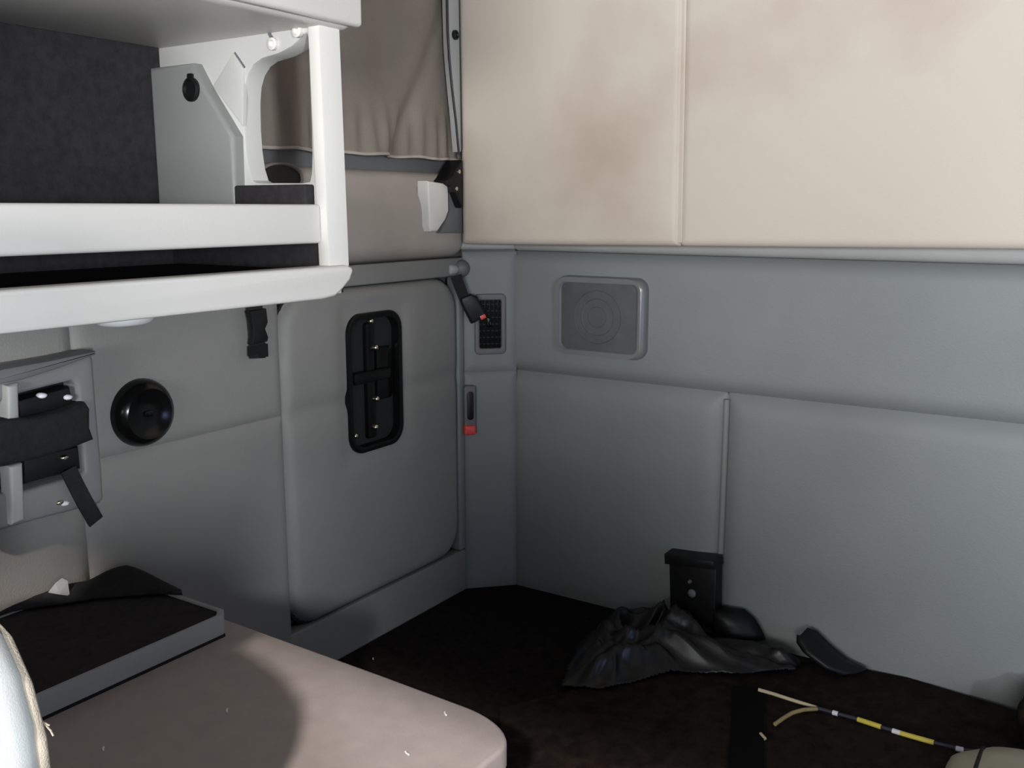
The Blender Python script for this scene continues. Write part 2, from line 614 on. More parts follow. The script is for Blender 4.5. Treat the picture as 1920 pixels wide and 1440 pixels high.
# ================================================================== FOLDED UPPER BUNK
by = 1.565
bl = at(868, 458, 1, by)
bunk = thing('upper_bunk', (0, 1.61, bl.z), 'cream padded upper bunk folded up flat against the rear wall', 'bunk bed')
rot = Matrix.Translation(bl) @ Matrix.Rotation(-0.0125, 4, 'Y') @ Matrix.Translation(-bl)
bseam = at(1275, 450, 1, by).x + 0.001
BW = dict(O=rot @ Vector((0, by, 0)), U=(rot.to_3x3() @ EX), V=(rot.to_3x3() @ EZ), N=-EY)
bx1, bz0, bz1 = 1.08, bl.z, 2.16
box('bunk_body', bl.x + 0.006, bx1, by + 0.006, YR - 0.024, bz0 + 0.006, bz1, 'cream', bunk, 0.008, 3, rot)
pad('bunk_cushion', bl.x, bseam, bz0, bz1, t=0.014, r=0.016, c=0.006, mat='cream', parent=bunk, base=-0.006, n=16, soft=False, **BW)
pad('bunk_cushion', bseam, bx1, bz0, bz1, t=0.014, r=0.016, c=0.006, mat='cream', parent=bunk, base=-0.006, n=16, soft=False, **BW)
for s in (-1, 1):
    p0 = frame_pt(u=bseam + s * 0.0075, v=bz0 + 0.01, n=0.0045, **BW)
    p1 = frame_pt(u=bseam + s * 0.0075, v=bz1 - 0.01, n=0.0045, **BW)
    tube('seam_stitching', [p0, p1], 0.0016, 'cream', bunk, 6)
prism('seam_welt', rrect(bseam - 0.006, bseam + 0.006, bz0 + 0.006, bz1 - 0.006, 0.002, 2), n0=-0.008, n1=0.0035, mat='cream', parent=bunk,
      bev=0.0025, **BW)

# ================================================================== OVERHEAD SHELF UNIT
XS = -0.85
YE = 0.882       # near face of the end panel
zu = 1.613       # underside of the top compartment
cab = thing('overhead_shelf_unit', (-1.0, 0.5, 1.28), 'white plastic overhead shelf unit with dark open shelves on the left wall', 'shelf')
XB = XL + 0.004
Y0 = 0.28
box('back_panel', XB, XB + 0.012, Y0, YE + 0.03, 1.28, zu + 0.05, 'felt', cab)
# top compartment: underside, rounded lower corner of its front
bm = bmesh.new()
bm_box(bm, XB, XS + 0.012, Y0, 0.935, zu, zu + 0.30, 0.016, 4)
sharpen(from_bm('top_compartment', bm, 'white', cab), 50)
box('top_fascia', XS + 0.006, XS + 0.020, Y0, 0.937, zu + 0.004, zu + 0.30, 'white', cab, 0.006)
# upper shelf
za1, za0 = 1.4045, 1.357
box('upper_shelf', XB, XS - 0.018, Y0, YE + 0.01, za0 + 0.012, za1 - 0.012, 'felt', cab)
box('upper_fascia', XS - 0.022, XS - 0.006, Y0, YE - 0.002, za0, za1, 'white', cab, 0.005)
# lower shelf: a shallow tray with a sloped, round-ended front
zl1 = at(600, 502, 0, XS + 0.012).z
zl0 = at(600, 562, 0, XS + 0.012).z
box('lower_shelf', XB, XS - 0.004, Y0, YE + 0.03, zl0 + 0.004, zl1 - 0.006, 'felt', cab)
e = at(664, 496, 0, XS + 0.014).y
prof = [(Y0, zl1), (e - 0.012, zl1 + 0.001), (e - 0.002, zl1 - 0.002), (e, zl1 - 0.007), (e - 0.006, zl1 - 0.018),
        (e - 0.020, zl0 + 0.010), (e - 0.034, zl0 + 0.002), (e - 0.055, zl0), (Y0, zl0)]
prism('lower_fascia', prof, O=Vector((XS, 0, 0)), U=EY, V=EZ, N=EX, n0=-0.012, n1=0.014, mat='white', parent=cab, bev=0.005, seg=3)
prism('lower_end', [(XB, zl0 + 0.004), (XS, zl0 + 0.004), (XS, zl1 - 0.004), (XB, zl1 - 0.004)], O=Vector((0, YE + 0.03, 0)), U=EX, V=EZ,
      N=EY, n0=-0.016, n1=-0.008, mat='white_shaded', parent=cab)


# end panel with its window: outline in (X, Z) on the plane Y = YE
def E_(x, y):
    p = at(x, y, 1, YE)
    return (p.x, p.z)


hole_px = [(473, 338), (466, 315), (461, 280), (458, 240), (457, 190), (459, 160), (465, 138), (476, 120), (490, 110),
           (506, 105), (520, 101), (532, 95), (545, 88), (557, 78), (567, 66), (574, 62), (577, 72), (579, 130), (581, 190), (583, 240),
           (584, 290), (583, 325), (580, 340), (565, 343), (530, 343), (495, 343), (480, 342)]
hole = [E_(*q) for q in hole_px]
cxh = sum(p[0] for p in hole) / len(hole)
czh = sum(p[1] for p in hole) / len(hole)
ox0, ox1, oz0, oz1 = XB, XS - 0.0, za0 - 0.0, zu + 0.002
outer = []
for (x, z) in hole:                       # shoot each hole point outward to the outer rectangle
    dx, dz = x - cxh, z - czh
    t = min([((ox1 - cxh) / dx) if dx > 1e-9 else 1e9, ((ox0 - cxh) / dx) if dx < -1e-9 else 1e9,
             ((oz1 - czh) / dz) if dz > 1e-9 else 1e9, ((oz0 - czh) / dz) if dz < -1e-9 else 1e9])
    outer.append([cxh + dx * t, czh + dz * t])
for cx_, cz_ in ((ox0, oz0), (ox1, oz0), (ox0, oz1), (ox1, oz1)):   # snap the nearest loop point to each corner
    i = min(range(len(outer)), key=lambda k: (outer[k][0] - cx_) ** 2 + (outer[k][1] - cz_) ** 2)
    outer[i] = [cx_, cz_]
EW = dict(O=Vector((0, YE, 0)), U=EX, V=EZ, N=-EY)
endp = prism('end_panel', [tuple(p) for p in outer], n0=-0.028, n1=0.0, mat='white_shaded', parent=cab, bev=0.003, holes=hole, **EW)
# front post: full height down to the lower shelf
pz = [(-0.0185, zu + 0.004), (0.0, zu + 0.004), (0.004, zl1 - 0.001), (-0.014, zl1 - 0.001)]
prism('front_post', [(XS + a, b) for a, b in pz], n0=-(at(646, 380, 0, XS).y - YE), n1=0.003, mat='white', parent=cab, bev=0.003, **EW)
# screw bosses and moulded slots along the arch of the end panel
for q in ((515, 83), (561, 59)):
    a, b = E_(*q)
    lathe('screw_boss', [(0.0075, 0), (0.0075, 0.005), (0.0045, 0.006), (0.0035, 0.002), (0, 0.002)], (a, YE, b), -EY, 'white', endp, 16)
for q0, q1 in (((440, 100), (459, 128)), ((505, 62), (513, 76))):
    a, b = Vector(E_(*q0)), Vector(E_(*q1))
    d = (b - a).normalized()
    n_ = Vector((-d.y, d.x)) * 0.0022
    prism('moulded_slot', [tuple(a + n_), tuple(a - n_), tuple(b - n_), tuple(b + n_)], n0=-0.001, n1=0.0012, mat='midgrey', parent=endp, **EW)

# dark lining at the lower shelf end; ledge strip stands in for shade
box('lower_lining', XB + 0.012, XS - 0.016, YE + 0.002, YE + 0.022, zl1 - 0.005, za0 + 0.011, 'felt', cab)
box('ledge_shade_strip', E_(455, 350)[0], XS - 0.019, YE - 0.016, YE + 0.002, za1 - 0.012, E_(530, 347)[1], 'felt', cab, 0.003)
box('partition', XB + 0.012, XS - 0.024, Y0, Y0 + 0.016, zl1 - 0.005, zu, 'white_shaded', cab)
# speaker housing in the back corner
hx0, hx1 = XB + 0.012, E_(440, 200)[0]
hz1 = at(300, 120, 1, 0.85).z
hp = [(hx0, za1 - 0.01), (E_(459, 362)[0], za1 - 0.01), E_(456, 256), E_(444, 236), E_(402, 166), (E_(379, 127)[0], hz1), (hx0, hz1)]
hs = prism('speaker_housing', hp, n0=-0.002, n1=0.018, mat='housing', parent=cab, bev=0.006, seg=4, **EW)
g = at(360, 168, 1, YE - 0.018)
gr = lathe('round_grommet', [(0.0155, -0.004), (0.0155, 0.003), (0.012, 0.0045), (0.0105, 0.001), (0, 0.001)], g, -EY, 'black', hs, 24)
prism('grommet_tab', rrect(g.x - 0.005, g.x + 0.005, g.z + 0.011, g.z + 0.020, 0.002, 3), O=Vector((0, YE - 0.018, 0)), U=EX, V=EZ, N=-EY,
      n0=-0.002, n1=0.003, mat='black', parent=gr)
# folded gusset between the housing and the arch
ga, gb, gc, gd = E_(440, 100), E_(459, 128), E_(458, 236), E_(402, 162)
prism('gusset', [ga, gb, gc, gd], n0=-0.004, n1=0.003, mat='white_shaded', parent=cab, bev=0.0015, **EW)

# dome lamp under the lower shelf
lp = at(255, 593, 2, zl0)
lamp = thing('dome_lamp', (lp.x - 0.01, lp.y, zl0 - 0.012), 'small clear dome lamp under the white lower shelf', 'lamp')
lathe('lamp_base', [(0.0, 0.004), (0.030, 0.004), (0.030, -0.002), (0.024, -0.003)], (lp.x - 0.02, lp.y, zl0), EZ, 'white', lamp, 24, (1, 1.4), EX)
lathe('lens', [(0.025, -0.002), (0.022, -0.008), (0.012, -0.0115), (0, -0.0125)], (lp.x - 0.02, lp.y, zl0), EZ, 'lens', lamp, 24, (1, 1.4), EX)

# ================================================================== CURTAIN
hem_z = L(740, 294)[1]


def curtain_x(y, z):
    k = max(0, min(1, (1.9 - z) / 0.45))
    x = XL + 0.012 + 0.006 * math.sin(y * 34 + z * 5) * (0.4 + 0.6 * k)
    # a slack diagonal fold near the corner and small gathers over the hem
    yf = 1.36 + (z - hem_z) * 0.55
    x += 0.016 * math.exp(-((y - yf + 0.035) / 0.045) ** 2) * k
    x -= 0.013 * math.exp(-((y - yf - 0.012) / 0.02) ** 2) * k
    x += 0.0035 * math.sin(y * 170) * math.exp(-((z - hem_z - 0.03) / 0.04) ** 2)
    x += 0.010 * math.exp(-((y - 1.10 - (z - hem_z) * 0.3) / 0.035) ** 2) * k
    return x


bm = bmesh.new()
ny, nz = 110, 60
g = []
for j in range(nz + 1):
    z = hem_z + (2.28 - hem_z) * (j / nz) ** 1.2
    g.append([bm.verts.new((curtain_x(0.945 + (1.588 - 0.945) * i / ny, z), 0.945 + (1.588 - 0.945) * i / ny, z - 0.0012 * math.sin(i * 0.35)))
              for i in range(ny + 1)])
for j in range(nz):
    for i in range(ny):
        bm.faces.new((g[j][i], g[j][i + 1], g[j + 1][i + 1], g[j + 1][i]))
bmesh.ops.solidify(bm, geom=bm.faces[:], thickness=0.0015)
cur = thing('window_curtain', (XL + 0.012, 1.27, hem_z), 'taupe cloth curtain drawn over the side window above the sill', 'curtain')
from_bm('curtain_cloth', bm, 'curtain', cur, True)
tube('hem', [(curtain_x(0.945 + 0.643 * i / 80, hem_z) + 0.001, 0.945 + 0.643 * i / 80, hem_z + 0.001 - 0.0012 * math.sin(i * 110 / 80 * 0.35)) for i in range(81)],
     0.0028, 'curtain', cur, 6)

# upright strip that holds the curtain edge, with its screw
sp = [(838, -40), (858, -40), (861, 120), (863, 285), (858, 285), (853, 220), (846, 150), (841, 90)]
strip = prism('curtain_edge_strip', [L(x, y, 0.03) for x, y in sp], O=Vector((XL + 0.03, 0, 0)), U=EY, V=EZ, N=EX, n0=-0.012, n1=0.003, mat='trim_grey',
              bev=0.002)
tag(strip, 'narrow grey upright strip with a black screw at the curtain edge', 'trim strip')
ed = [(836, -40), (838, 60), (841, 110), (846, 165), (853, 225), (859, 290)]
pts = [Vector((XL + 0.032, *L(x, y, 0.03))) for x, y in ed]
tube('dark_edging', pts, 0.0022, 'black', strip, 6)
pts = [Vector((XL + 0.032, *L(x, y, 0.03))) for x, y in ((858, -40), (860, 100), (863, 280))]
tube('dark_edging', pts, 0.0022, 'black', strip, 6)
a, b = L(850, 66, 0.03)
lathe('screw', [(0.009, 0.0), (0.009, 0.005), (0.006, 0.007), (0.004, 0.004), (0, 0.004)], (XL + 0.032, a, b), EX, 'black', strip, 16)

# white cover beside the corner and the black bunk latch
cv_px = [(800, 339), (832, 344), (838, 350), (839, 395), (833, 412), (818, 434), (806, 434), (803, 425)]
cover = prism('latch_cover', [L(x, y, 0.028) for x, y in cv_px], O=Vector((XL + 0.028, 0, 0)), U=EY, V=EZ, N=EX, n0=-0.022, n1=0.004, mat='white', bev=0.004, seg=3)
tag(cover, 'white plastic tapered cover on the beige sill beside the black latch', 'cover')
sd_px = [(839, 350), (864, 352), (865, 437), (822, 437), (834, 413), (840, 395)]
prism('cover_side', [L(x, y, 0.02) for x, y in sd_px], O=Vector((XL + 0.02, 0, 0)), U=EY, V=EZ, N=EX, n0=-0.014, n1=0.004, mat='midgrey', parent=cover, bev=0.002)
lt_px = [(864, 300), (856, 312), (846, 330), (836, 338), (836, 346), (842, 350), (843, 361), (852, 362), (857, 375), (862, 388), (864, 390)]
latch = prism('bunk_latch', [L(x, y, 0.036) for x, y in lt_px], O=Vector((XL + 0.036, 0, 0)), U=EY, V=EZ, N=EX, n0=-0.034, n1=0.004, mat='black', bev=0.003)
tag(latch, 'black metal latch bracket between the white cover and the cream bunk', 'latch')
for x, y in ((857, 322), (852, 354)):
    a, b = L(x, y, 0.036)
    lathe('bolt', [(0.004, 0.003), (0.004, 0.006), (0.002, 0.0075), (0, 0.0078)], (XL + 0.036, a, b), EX, 'metal', latch, 12)

# ================================================================== CORNER FITTINGS
# grey belt hook
hy, hz_ = CP(862, 503)
hp3 = onchamfer(862, 503)
nC = CW['N']
hook = thing('belt_hook', hp3, 'rounded grey belt hook at the top of the corner post', 'hook')
lathe('hook_body', [(0.0, -0.01), (0.017, -0.01), (0.0175, 0.008), (0.014, 0.018), (0.006, 0.022), (0, 0.0225)], hp3 + cu_ * 0.002, nC, 'midgrey', hook, 24)
hq = hp3 - cu_ * 0.012 + nC * 0.018
lathe('hook_cap', [(0.0, 0.0), (0.009, 0.0), (0.010, 0.006), (0.010, 0.016), (0.007, 0.019), (0, 0.0195)], hq - EZ * 0.001, (nC * 0.6 - cu_ * 0.8), 'trim_grey', hook, 18)

# hanging belt tongue with its small red release
bt = thing('belt_buckle', onchamfer(880, 560) + nC * 0.03, 'black seat belt buckle with a tiny red button hanging from the grey hook', 'seat belt')
P = lambda x, y, n: (onchamfer(x, y) + nC * n)
ribbon('belt_webbing', [P(850, 515, 0.034), P(855, 530, 0.036), P(862, 548, 0.036), P(870, 566, 0.034)], cu_, 0.022, 0.003, 'web', bt)
ax = (P(889, 598, 0.03) - P(866, 552, 0.03)).normalized()
sidev = ax.cross(nC).normalized()
if sidev.dot(cu_) < 0:
    sidev = -sidev
O_ = P(866, 552, 0.030)
ln = (P(889, 598, 0.03) - P(866, 552, 0.03)).length
prism('buckle_body', [(-0.009, 0), (0.013, 0.002), (0.022, 0.012), (0.022, ln), (-0.013, ln), (-0.013, 0.01)], O=O_, U=sidev, V=ax, N=nC, n0=-0.007, n1=0.011,
      mat='black', parent=bt, bev=0.004, seg=3)
prism('release_button', [(0.008, ln - 0.007), (0.020, ln - 0.007), (0.020, ln + 0.002), (0.008, ln + 0.002)], O=O_, U=sidev, V=ax, N=nC, n0=-0.004, n1=0.012,
      mat='red', parent=bt, bev=0.002)

# air vent
u0, v1 = CP(889, 551)
u1, v0 = CP(948, 663)
vent = thing('air_vent', onchamfer(918, 663), 'grey framed air vent with black louvres on the corner post', 'vent')
prism('vent_frame', rrect(u0, u1, v0, v1, 0.010), n0=-0.004, n1=0.007, mat='midgrey', parent=vent, bev=0.003, seg=3,
      holes=rrect(u0 + 0.010, u1 - 0.010, v0 + 0.013, v1 - 0.013, 0.004), **CW)
prism('vent_well', rrect(u0 + 0.006, u1 - 0.006, v0 + 0.009, v1 - 0.009, 0.004), n0=-0.012, n1=0.0015, mat='gloss', parent=vent, **CW)
for i in range(5):
    uu = u0 + 0.015 + (u1 - u0 - 0.03) * i / 4
    prism('louvre', rrect(uu - 0.0016, uu + 0.0016, v0 + 0.013, v1 - 0.013, 0.0007, 2), n0=-0.002, n1=0.0045, mat='gloss', parent=vent, **CW)
for i in range(7):
    vvv = v0 + 0.022 + (v1 - v0 - 0.044) * i / 6
    prism('cross_louvre', rrect(u0 + 0.010, u1 - 0.010, vvv - 0.0012, vvv + 0.0012, 0.0005, 2), n0=-0.002, n1=0.0022, mat='black', parent=vent, **CW)
a, b = CP(916, 604)
prism('vent_tab', rrect(a - 0.005, a + 0.005, b - 0.009, b + 0.011, 0.003, 4), n0=0.002, n1=0.010, mat='gloss', parent=vent, bev=0.002, **CW)

# lower belt receptacle with the large red button
u0, v1 = CP(868, 722)
u1, v0 = CP(891, 812)
rec = thing('belt_receptacle', onchamfer(879, 812), 'slim black belt receptacle with a large red button on the corner post', 'seat belt')
prism('receptacle_body', rrect(u0, u1, v0, v1, 0.005), n0=-0.002, n1=0.014, mat='midgrey', parent=rec, bev=0.003, **CW)
prism('slot', rrect(u0 + 0.006, u1 - 0.005, v0 + 0.032, v1 - 0.012, 0.006), n0=0.010, n1=0.0155, mat='black', parent=rec, bev=0.001, **CW)
prism('red_button', rrect(u0 - 0.001, u1 - 0.001, v0, v0 + 0.021, 0.004), n0=0.002, n1=0.020, mat='red', parent=rec, bev=0.004, seg=3, **CW)

# rear wall loudspeaker
(sx0, _), (sx1, _) = R(1050, 590), R(1217, 590)
sz1, sz0 = R(1130, 518)[1], R(1130, 668)[1]
spk = thing('wall_loudspeaker', ((sx0 + sx1) / 2, YR, sz0), 'grey rounded rectangular loudspeaker set in the rear wall panel', 'loudspeaker')
prism('bezel', rrect(sx0, sx1, sz0, sz1, 0.024, 8), n0=-0.004, n1=0.024, mat='bezel', parent=spk, bev=0.012, seg=6,
      holes=rrect(sx0 + 0.014, sx1 - 0.020, sz0 + 0.014, sz1 - 0.014, 0.014, 8), **RW)
prism('grille', rrect(sx0 + 0.012, sx1 - 0.018, sz0 + 0.011, sz1 - 0.011, 0.014, 8), n0=0.0, n1=0.0165, mat='speaker', parent=spk, bev=0.002, **RW)
cxs, czs = (sx0 + sx1) / 2 - 0.004, (sz0 + sz1) / 2
for rr_ in (0.020, 0.036, 0.052):
    lathe('grille_ring', [(rr_ - 0.002, 0.0160), (rr_, 0.0174), (rr_ + 0.002, 0.0160)], (cxs, YR, czs), -EY, 'speaker', spk, 36)
# black round vent on the left wall
(y0_, z0_) = L(264, 773)
rv = thing('round_vent', (XL, y0_, z0_ - 0.05), 'black domed round vent on the left wall below the shelf', 'vent')
rr0 = (L(320, 772)[0] - L(207, 772)[0]) / 2
lathe('vent_rim', [(rr0, -0.002), (rr0, 0.004), (rr0 * 0.96, 0.011), (rr0 * 0.87, 0.018), (rr0 * 0.74, 0.022), (rr0 * 0.66, 0.021)],
      (XL, y0_, z0_), EX, 'gloss', rv, 40)
lathe('vent_ball', [(rr0 * 0.66, 0.021), (rr0 * 0.50, 0.018), (rr0 * 0.3, 0.016), (rr0 * 0.2, 0.016), (0, 0.017)], (XL, y0_, z0_), EX, 'gloss', rv, 40)
prism('vent_tab', rrect(y0_ - 0.007, y0_ + 0.007, z0_ - 0.004, z0_ + 0.004, 0.002, 3), n0=0.012, n1=0.020, mat='gloss', parent=rv, bev=0.0015, **LW)

# hanging strap with side-release buckle below the shelf
hs_ = thing('hanging_strap', (XL + 0.012, *L(480, 675)), 'short black strap with a plastic buckle hanging beneath the shelf end', 'strap')
LP = lambda x, y, d: Vector((XL + d, *L(x, y, d)))
ribbon('webbing', [LP(476, 560, 0.012), LP(478, 590, 0.014), LP(481, 615, 0.016), LP(482, 640, 0.012), LP(483, 672, 0.014)], EY, 0.030, 0.003, 'web', hs_)
prism('buckle', [L(463, 583, .015), L(494, 578, .015), L(497, 604, .015), L(492, 616, .015), L(498, 632, .015), L(496, 640, .015), L(468, 646, .015), L(470, 630, .015), L(468, 606, .015)],
      O=Vector((XL + 0.015, 0, 0)), U=EY, V=EZ, N=EX, n0=-0.004, n1=0.008, mat='black', parent=hs_, bev=0.003)
prism('strap_end', [L(466, 650, .012), L(499, 644, .012), L(500, 668, .012), L(484, 671, .012), L(480, 664, .012), L(466, 668, .012)], O=Vector((XL + 0.012, 0, 0)), U=EY, V=EZ, N=EX,
      n0=-0.002, n1=0.004, mat='black', parent=hs_)

# grey housing with the black handle on the left wall
DX = 0.045
HF = dict(O=Vector((XL + DX, 0, 0)), U=EY, V=EZ, N=EX)
H = lambda x, y: L(x, y, DX)
hb = thing('strap_housing', (XL, *L(80, 985)), 'grey plastic wall housing with a black strapped handle inside its opening', 'housing')
out = [H(-60, 712), H(0, 692), H(60, 682), H(120, 672), H(168, 662), H(176, 672), H(184, 780), H(193, 880), H(196, 935), H(188, 945), H(140, 958), H(70, 976), H(0, 996), H(-60, 1012)]
inn = [H(-30, 770), H(28, 742), H(60, 733), H(100, 723), H(136, 714), H(145, 722), H(150, 790), H(156, 850), H(159, 884), H(152, 893), H(120, 900), H(85, 910), H(45, 922), H(-30, 930)]
prism('housing_frame', out, n0=-DX - 0.003, n1=0.0, mat='hgrey', parent=hb, bev=0.006, seg=3, holes=inn, **HF)
prism('housing_floor', inn, n0=-DX - 0.002, n1=-0.030, mat='black', parent=hb, **HF)
tp = [H(-60, 706), H(0, 690), H(80, 676), H(172, 657), H(172, 664), H(100, 690), H(30, 712), H(-60, 728)]
prism('top_lip', tp, n0=-0.02, n1=0.010, mat='midgrey', parent=hb, bev=0.003, **HF)
prism('side_rib', [H(4, 722), H(26, 716), H(28, 782), H(6, 785)], n0=-0.01, n1=0.012, mat='trim_grey', parent=hb, bev=0.005, seg=3, **HF)
prism('side_rib', [H(8, 872), H(34, 866), H(38, 972), H(14, 982)], n0=-0.01, n1=0.012, mat='trim_grey', parent=hb, bev=0.005, seg=3, **HF)
han = prism('strapped_handle', [H(-60, 790), H(0, 783), H(60, 780), H(110, 768), H(150, 752), H(158, 764), H(158, 800), H(166, 822), H(120, 840), H(60, 858), H(0, 872), H(-60, 882)],
            n0=-0.02, n1=0.016, mat='web', parent=hb, bev=0.008, seg=3, **HF)
prism('latch_block', [H(36, 752), H(134, 726), H(141, 760), H(40, 785)], n0=-0.03, n1=-0.002, mat='black', parent=hb, bev=0.004, **HF)
prism('latch_block', [H(48, 862), H(152, 838), H(156, 880), H(50, 908)], n0=-0.03, n1=-0.004, mat='black', parent=hb, bev=0.004, **HF)
ribbon('strap_tail', [LP(128, 880, DX + 0.004), LP(140, 905, DX + 0.008), LP(158, 940, DX + 0.010), LP(180, 978, DX + 0.008)], EY, 0.021, 0.003, 'web', hb)
for x, y, mt in ((121, 858, 'metal'), (128, 745, 'white_tape'), (80, 742, 'white_tape'), (112, 942, 'metal'), (122, 944, 'white_tape')):  # the white ones are pale dots painted as glints
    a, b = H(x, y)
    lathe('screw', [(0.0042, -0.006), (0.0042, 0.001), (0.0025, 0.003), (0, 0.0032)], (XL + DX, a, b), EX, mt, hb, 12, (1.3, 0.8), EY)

# ================================================================== BED DECK
bed = thing('lower_bunk', (0, 1.3, 0), 'dark carpeted lower bunk deck without mattress along the rear wall', 'bunk bed')
bm = bmesh.new()
poly = [(XL + 0.002, 0.955), (XR - 0.004, 0.955), (XR - 0.004, YR - 0.002), (CH1.x, YR - 0.002), (CH0.x + 0.002, CH0.y)]
a = [bm.verts.new((x, y, ZB - 0.03)) for x, y in poly]
b = [bm.verts.new((x, y, ZB)) for x, y in poly]
bm.faces.new(a); bm.faces.new(b)
for i in range(5):
    j = (i + 1) % 5
    bm.faces.new((a[i], a[j], b[j], b[i]))
from_bm('deck_board', bm, 'deck', bed)
box('bunk_box', XL + 0.004, XR - 0.006, 0.965, 1.59, 0.0, ZB - 0.03, 'shell', bed)

# loose mat over the front right of the deck
D = lambda x, y, z=ZB: at(x, y, 2, z)
mpx = [(935, 1337), (1060, 1305), (1240, 1268), (1400, 1262), (1560, 1252), (1700, 1278), (1893, 1337)]
mp = [D(*q).xy for q in mpx]
poly = [(p.x, p.y) for p in mp] + [(0.35, 1.58), (0.35, 0.985), (-0.52, 0.985), (-0.70, 1.05)]
mat = prism('floor_mat', poly, O=Vector((0, 0, ZB)), U=EX, V=EY, N=EZ, n0=0.001, n1=0.010, mat='mat', bev=0.004)
tag(mat, 'dark brown carpet mat lying on the bunk deck under the wires', 'mat')


# crumpled black sheet heaped on the deck near the wall bracket
def crumple(name, px, hmax, seed, mat, label, cat, nn=64, rad=0.05, zbase=ZB):
    pts = [D(*q).xy for q in px]
    xs_ = [p.x for p in pts]; ys_ = [p.y for p in pts]
    x0, x1, y0, y1 = min(xs_), max(xs_), min(ys_), max(ys_)

    def inside(x, y):
        c = False
        j = len(pts) - 1
        for i in range(len(pts)):
            if (pts[i].y > y) != (pts[j].y > y) and x < (pts[j].x - pts[i].x) * (y - pts[i].y) / (pts[j].y - pts[i].y) + pts[i].x:
                c = not c
            j = i
        return c

    def dist(x, y):
        best = 9
        q = Vector((x, y))
        for i in range(len(pts)):
            a, b = pts[i - 1], pts[i]
            t = max(0, min(1, (q - a).dot(b - a) / max(1e-9, (b - a).length_squared)))
            best = min(best, (q - a - (b - a) * t).length)
        return best
    bm = bmesh.new()
    g = {}
    for j in range(nn + 1):
        for i in range(nn + 1):
            x = x0 + (x1 - x0) * i / nn
            y = y0 + (y1 - y0) * j / nn
            if not inside(x, y):
                continue
            d = dist(x, y)
            k = min(1, d / rad)
            k = k * k * (3 - 2 * k)
            v = Vector((x * 9 + seed, y * 9, seed * 1.7))
            v += Vector((noise.noise(v * 0.8), noise.noise(v * 0.8 + Vector((5, 5, 5))), 0)) * 0.9
            r1 = 1 - abs(noise.noise(v)) * 2.2
            r2 = 1 - abs(noise.noise(v * 2.3 + Vector((3, 1, 2)))) * 2.2
            r3 = 1 - abs(noise.noise(v * 5.1 + Vector((8, 1, 2)))) * 2.0
            h = max(0, 0.25 + 0.5 * r1 + 0.28 * r2 + 0.12 * r3)
            g[i, j] = bm.verts.new((x + 0.006 * r2, y + 0.006 * r1, zbase + 0.011 + hmax(x, y) * h * (0.12 + 0.88 * k)))
    for (i, j) in list(g):
        q = [(i, j), (i + 1, j), (i + 1, j + 1), (i, j + 1)]
        if all(t in g for t in q):
            bm.faces.new([g[t] for t in q])
    bmesh.ops.delete(bm, geom=[v for v in bm.verts if not v.link_faces], context='VERTS')
    bmesh.ops.smooth_vert(bm, verts=bm.verts[:], factor=0.3, use_axis_x=True, use_axis_y=True, use_axis_z=True)
    bmesh.ops.recalc_face_normals(bm, faces=bm.faces[:])
    bmesh.ops.solidify(bm, geom=bm.faces[:], thickness=0.001)
    o = from_bm(name, bm, mat, None, True)
    return tag(o, label, cat)


wy = YR - 0.02
cpx = [(1040, 1300), (1075, 1225), (1110, 1198), (1150, 1166), (1235, 1180), (1300, 1200), (1335, 1224), (1420, 1238), (1500, 1258), (1490, 1277), (1380, 1283), (1250, 1278), (1120, 1310)]


def sheet_h(x, y):
    k = max(0, min(1, (y - 1.25) / 0.3))
    return 0.026 + 0.044 * k


crumple('plastic_sheet', cpx, sheet_h, 3.3, 'sheet', 'crumpled black plastic sheet heaped on the bunk deck below the wall bracket', 'sheet', 90)

# two stiff rubber flaps standing against the rear wall
def flap(pxs, z0, label, w0, w1):
    bm = bmesh.new()
    rows = []
    n = len(pxs)
    for (xa, ya, xb, yb, d0, d1) in pxs:
        a = at(xa, ya, 1, YR - d0)
        b = at(xb, yb, 1, YR - d1)
        row = []
        for k in range(7):
            t = k / 6
            p = a.lerp(b, t)
            p.y -= 0.018 * math.sin(math.pi * t)
            row.append(bm.verts.new(p))
        rows.append(row)
    for i in range(n - 1):
        for k in range(6):
            bm.faces.new((rows[i][k], rows[i][k + 1], rows[i + 1][k + 1], rows[i + 1][k]))
    bmesh.ops.recalc_face_normals(bm, faces=bm.faces[:])
    bmesh.ops.solidify(bm, geom=bm.faces[:], thickness=0.004)
    o = from_bm('rubber_flap', bm, 'rubber', None, True)
    return tag(o, label, 'flap')


flap([(1338, 1142, 1352, 1136, .03, .02), (1336, 1165, 1395, 1142, .05, .02), (1334, 1180, 1416, 1160, .045, .02), (1338, 1188, 1432, 1188, .045, .02), (1345, 1196, 1436, 1200, .045, .02)], ZB,
     'curled black rubber flap standing beside the black wall bracket', 0, 0)
flap([(1498, 1190, 1512, 1179, .05, .03), (1497, 1205, 1530, 1186, .06, .02), (1508, 1222, 1556, 1212, .07, .02), (1540, 1245, 1590, 1240, .07, .02), (1570, 1258, 1626, 1258, .06, .025)], ZB,
     'narrow black rubber flap leaning on the blue-grey wall beyond the sheet', 0, 0)

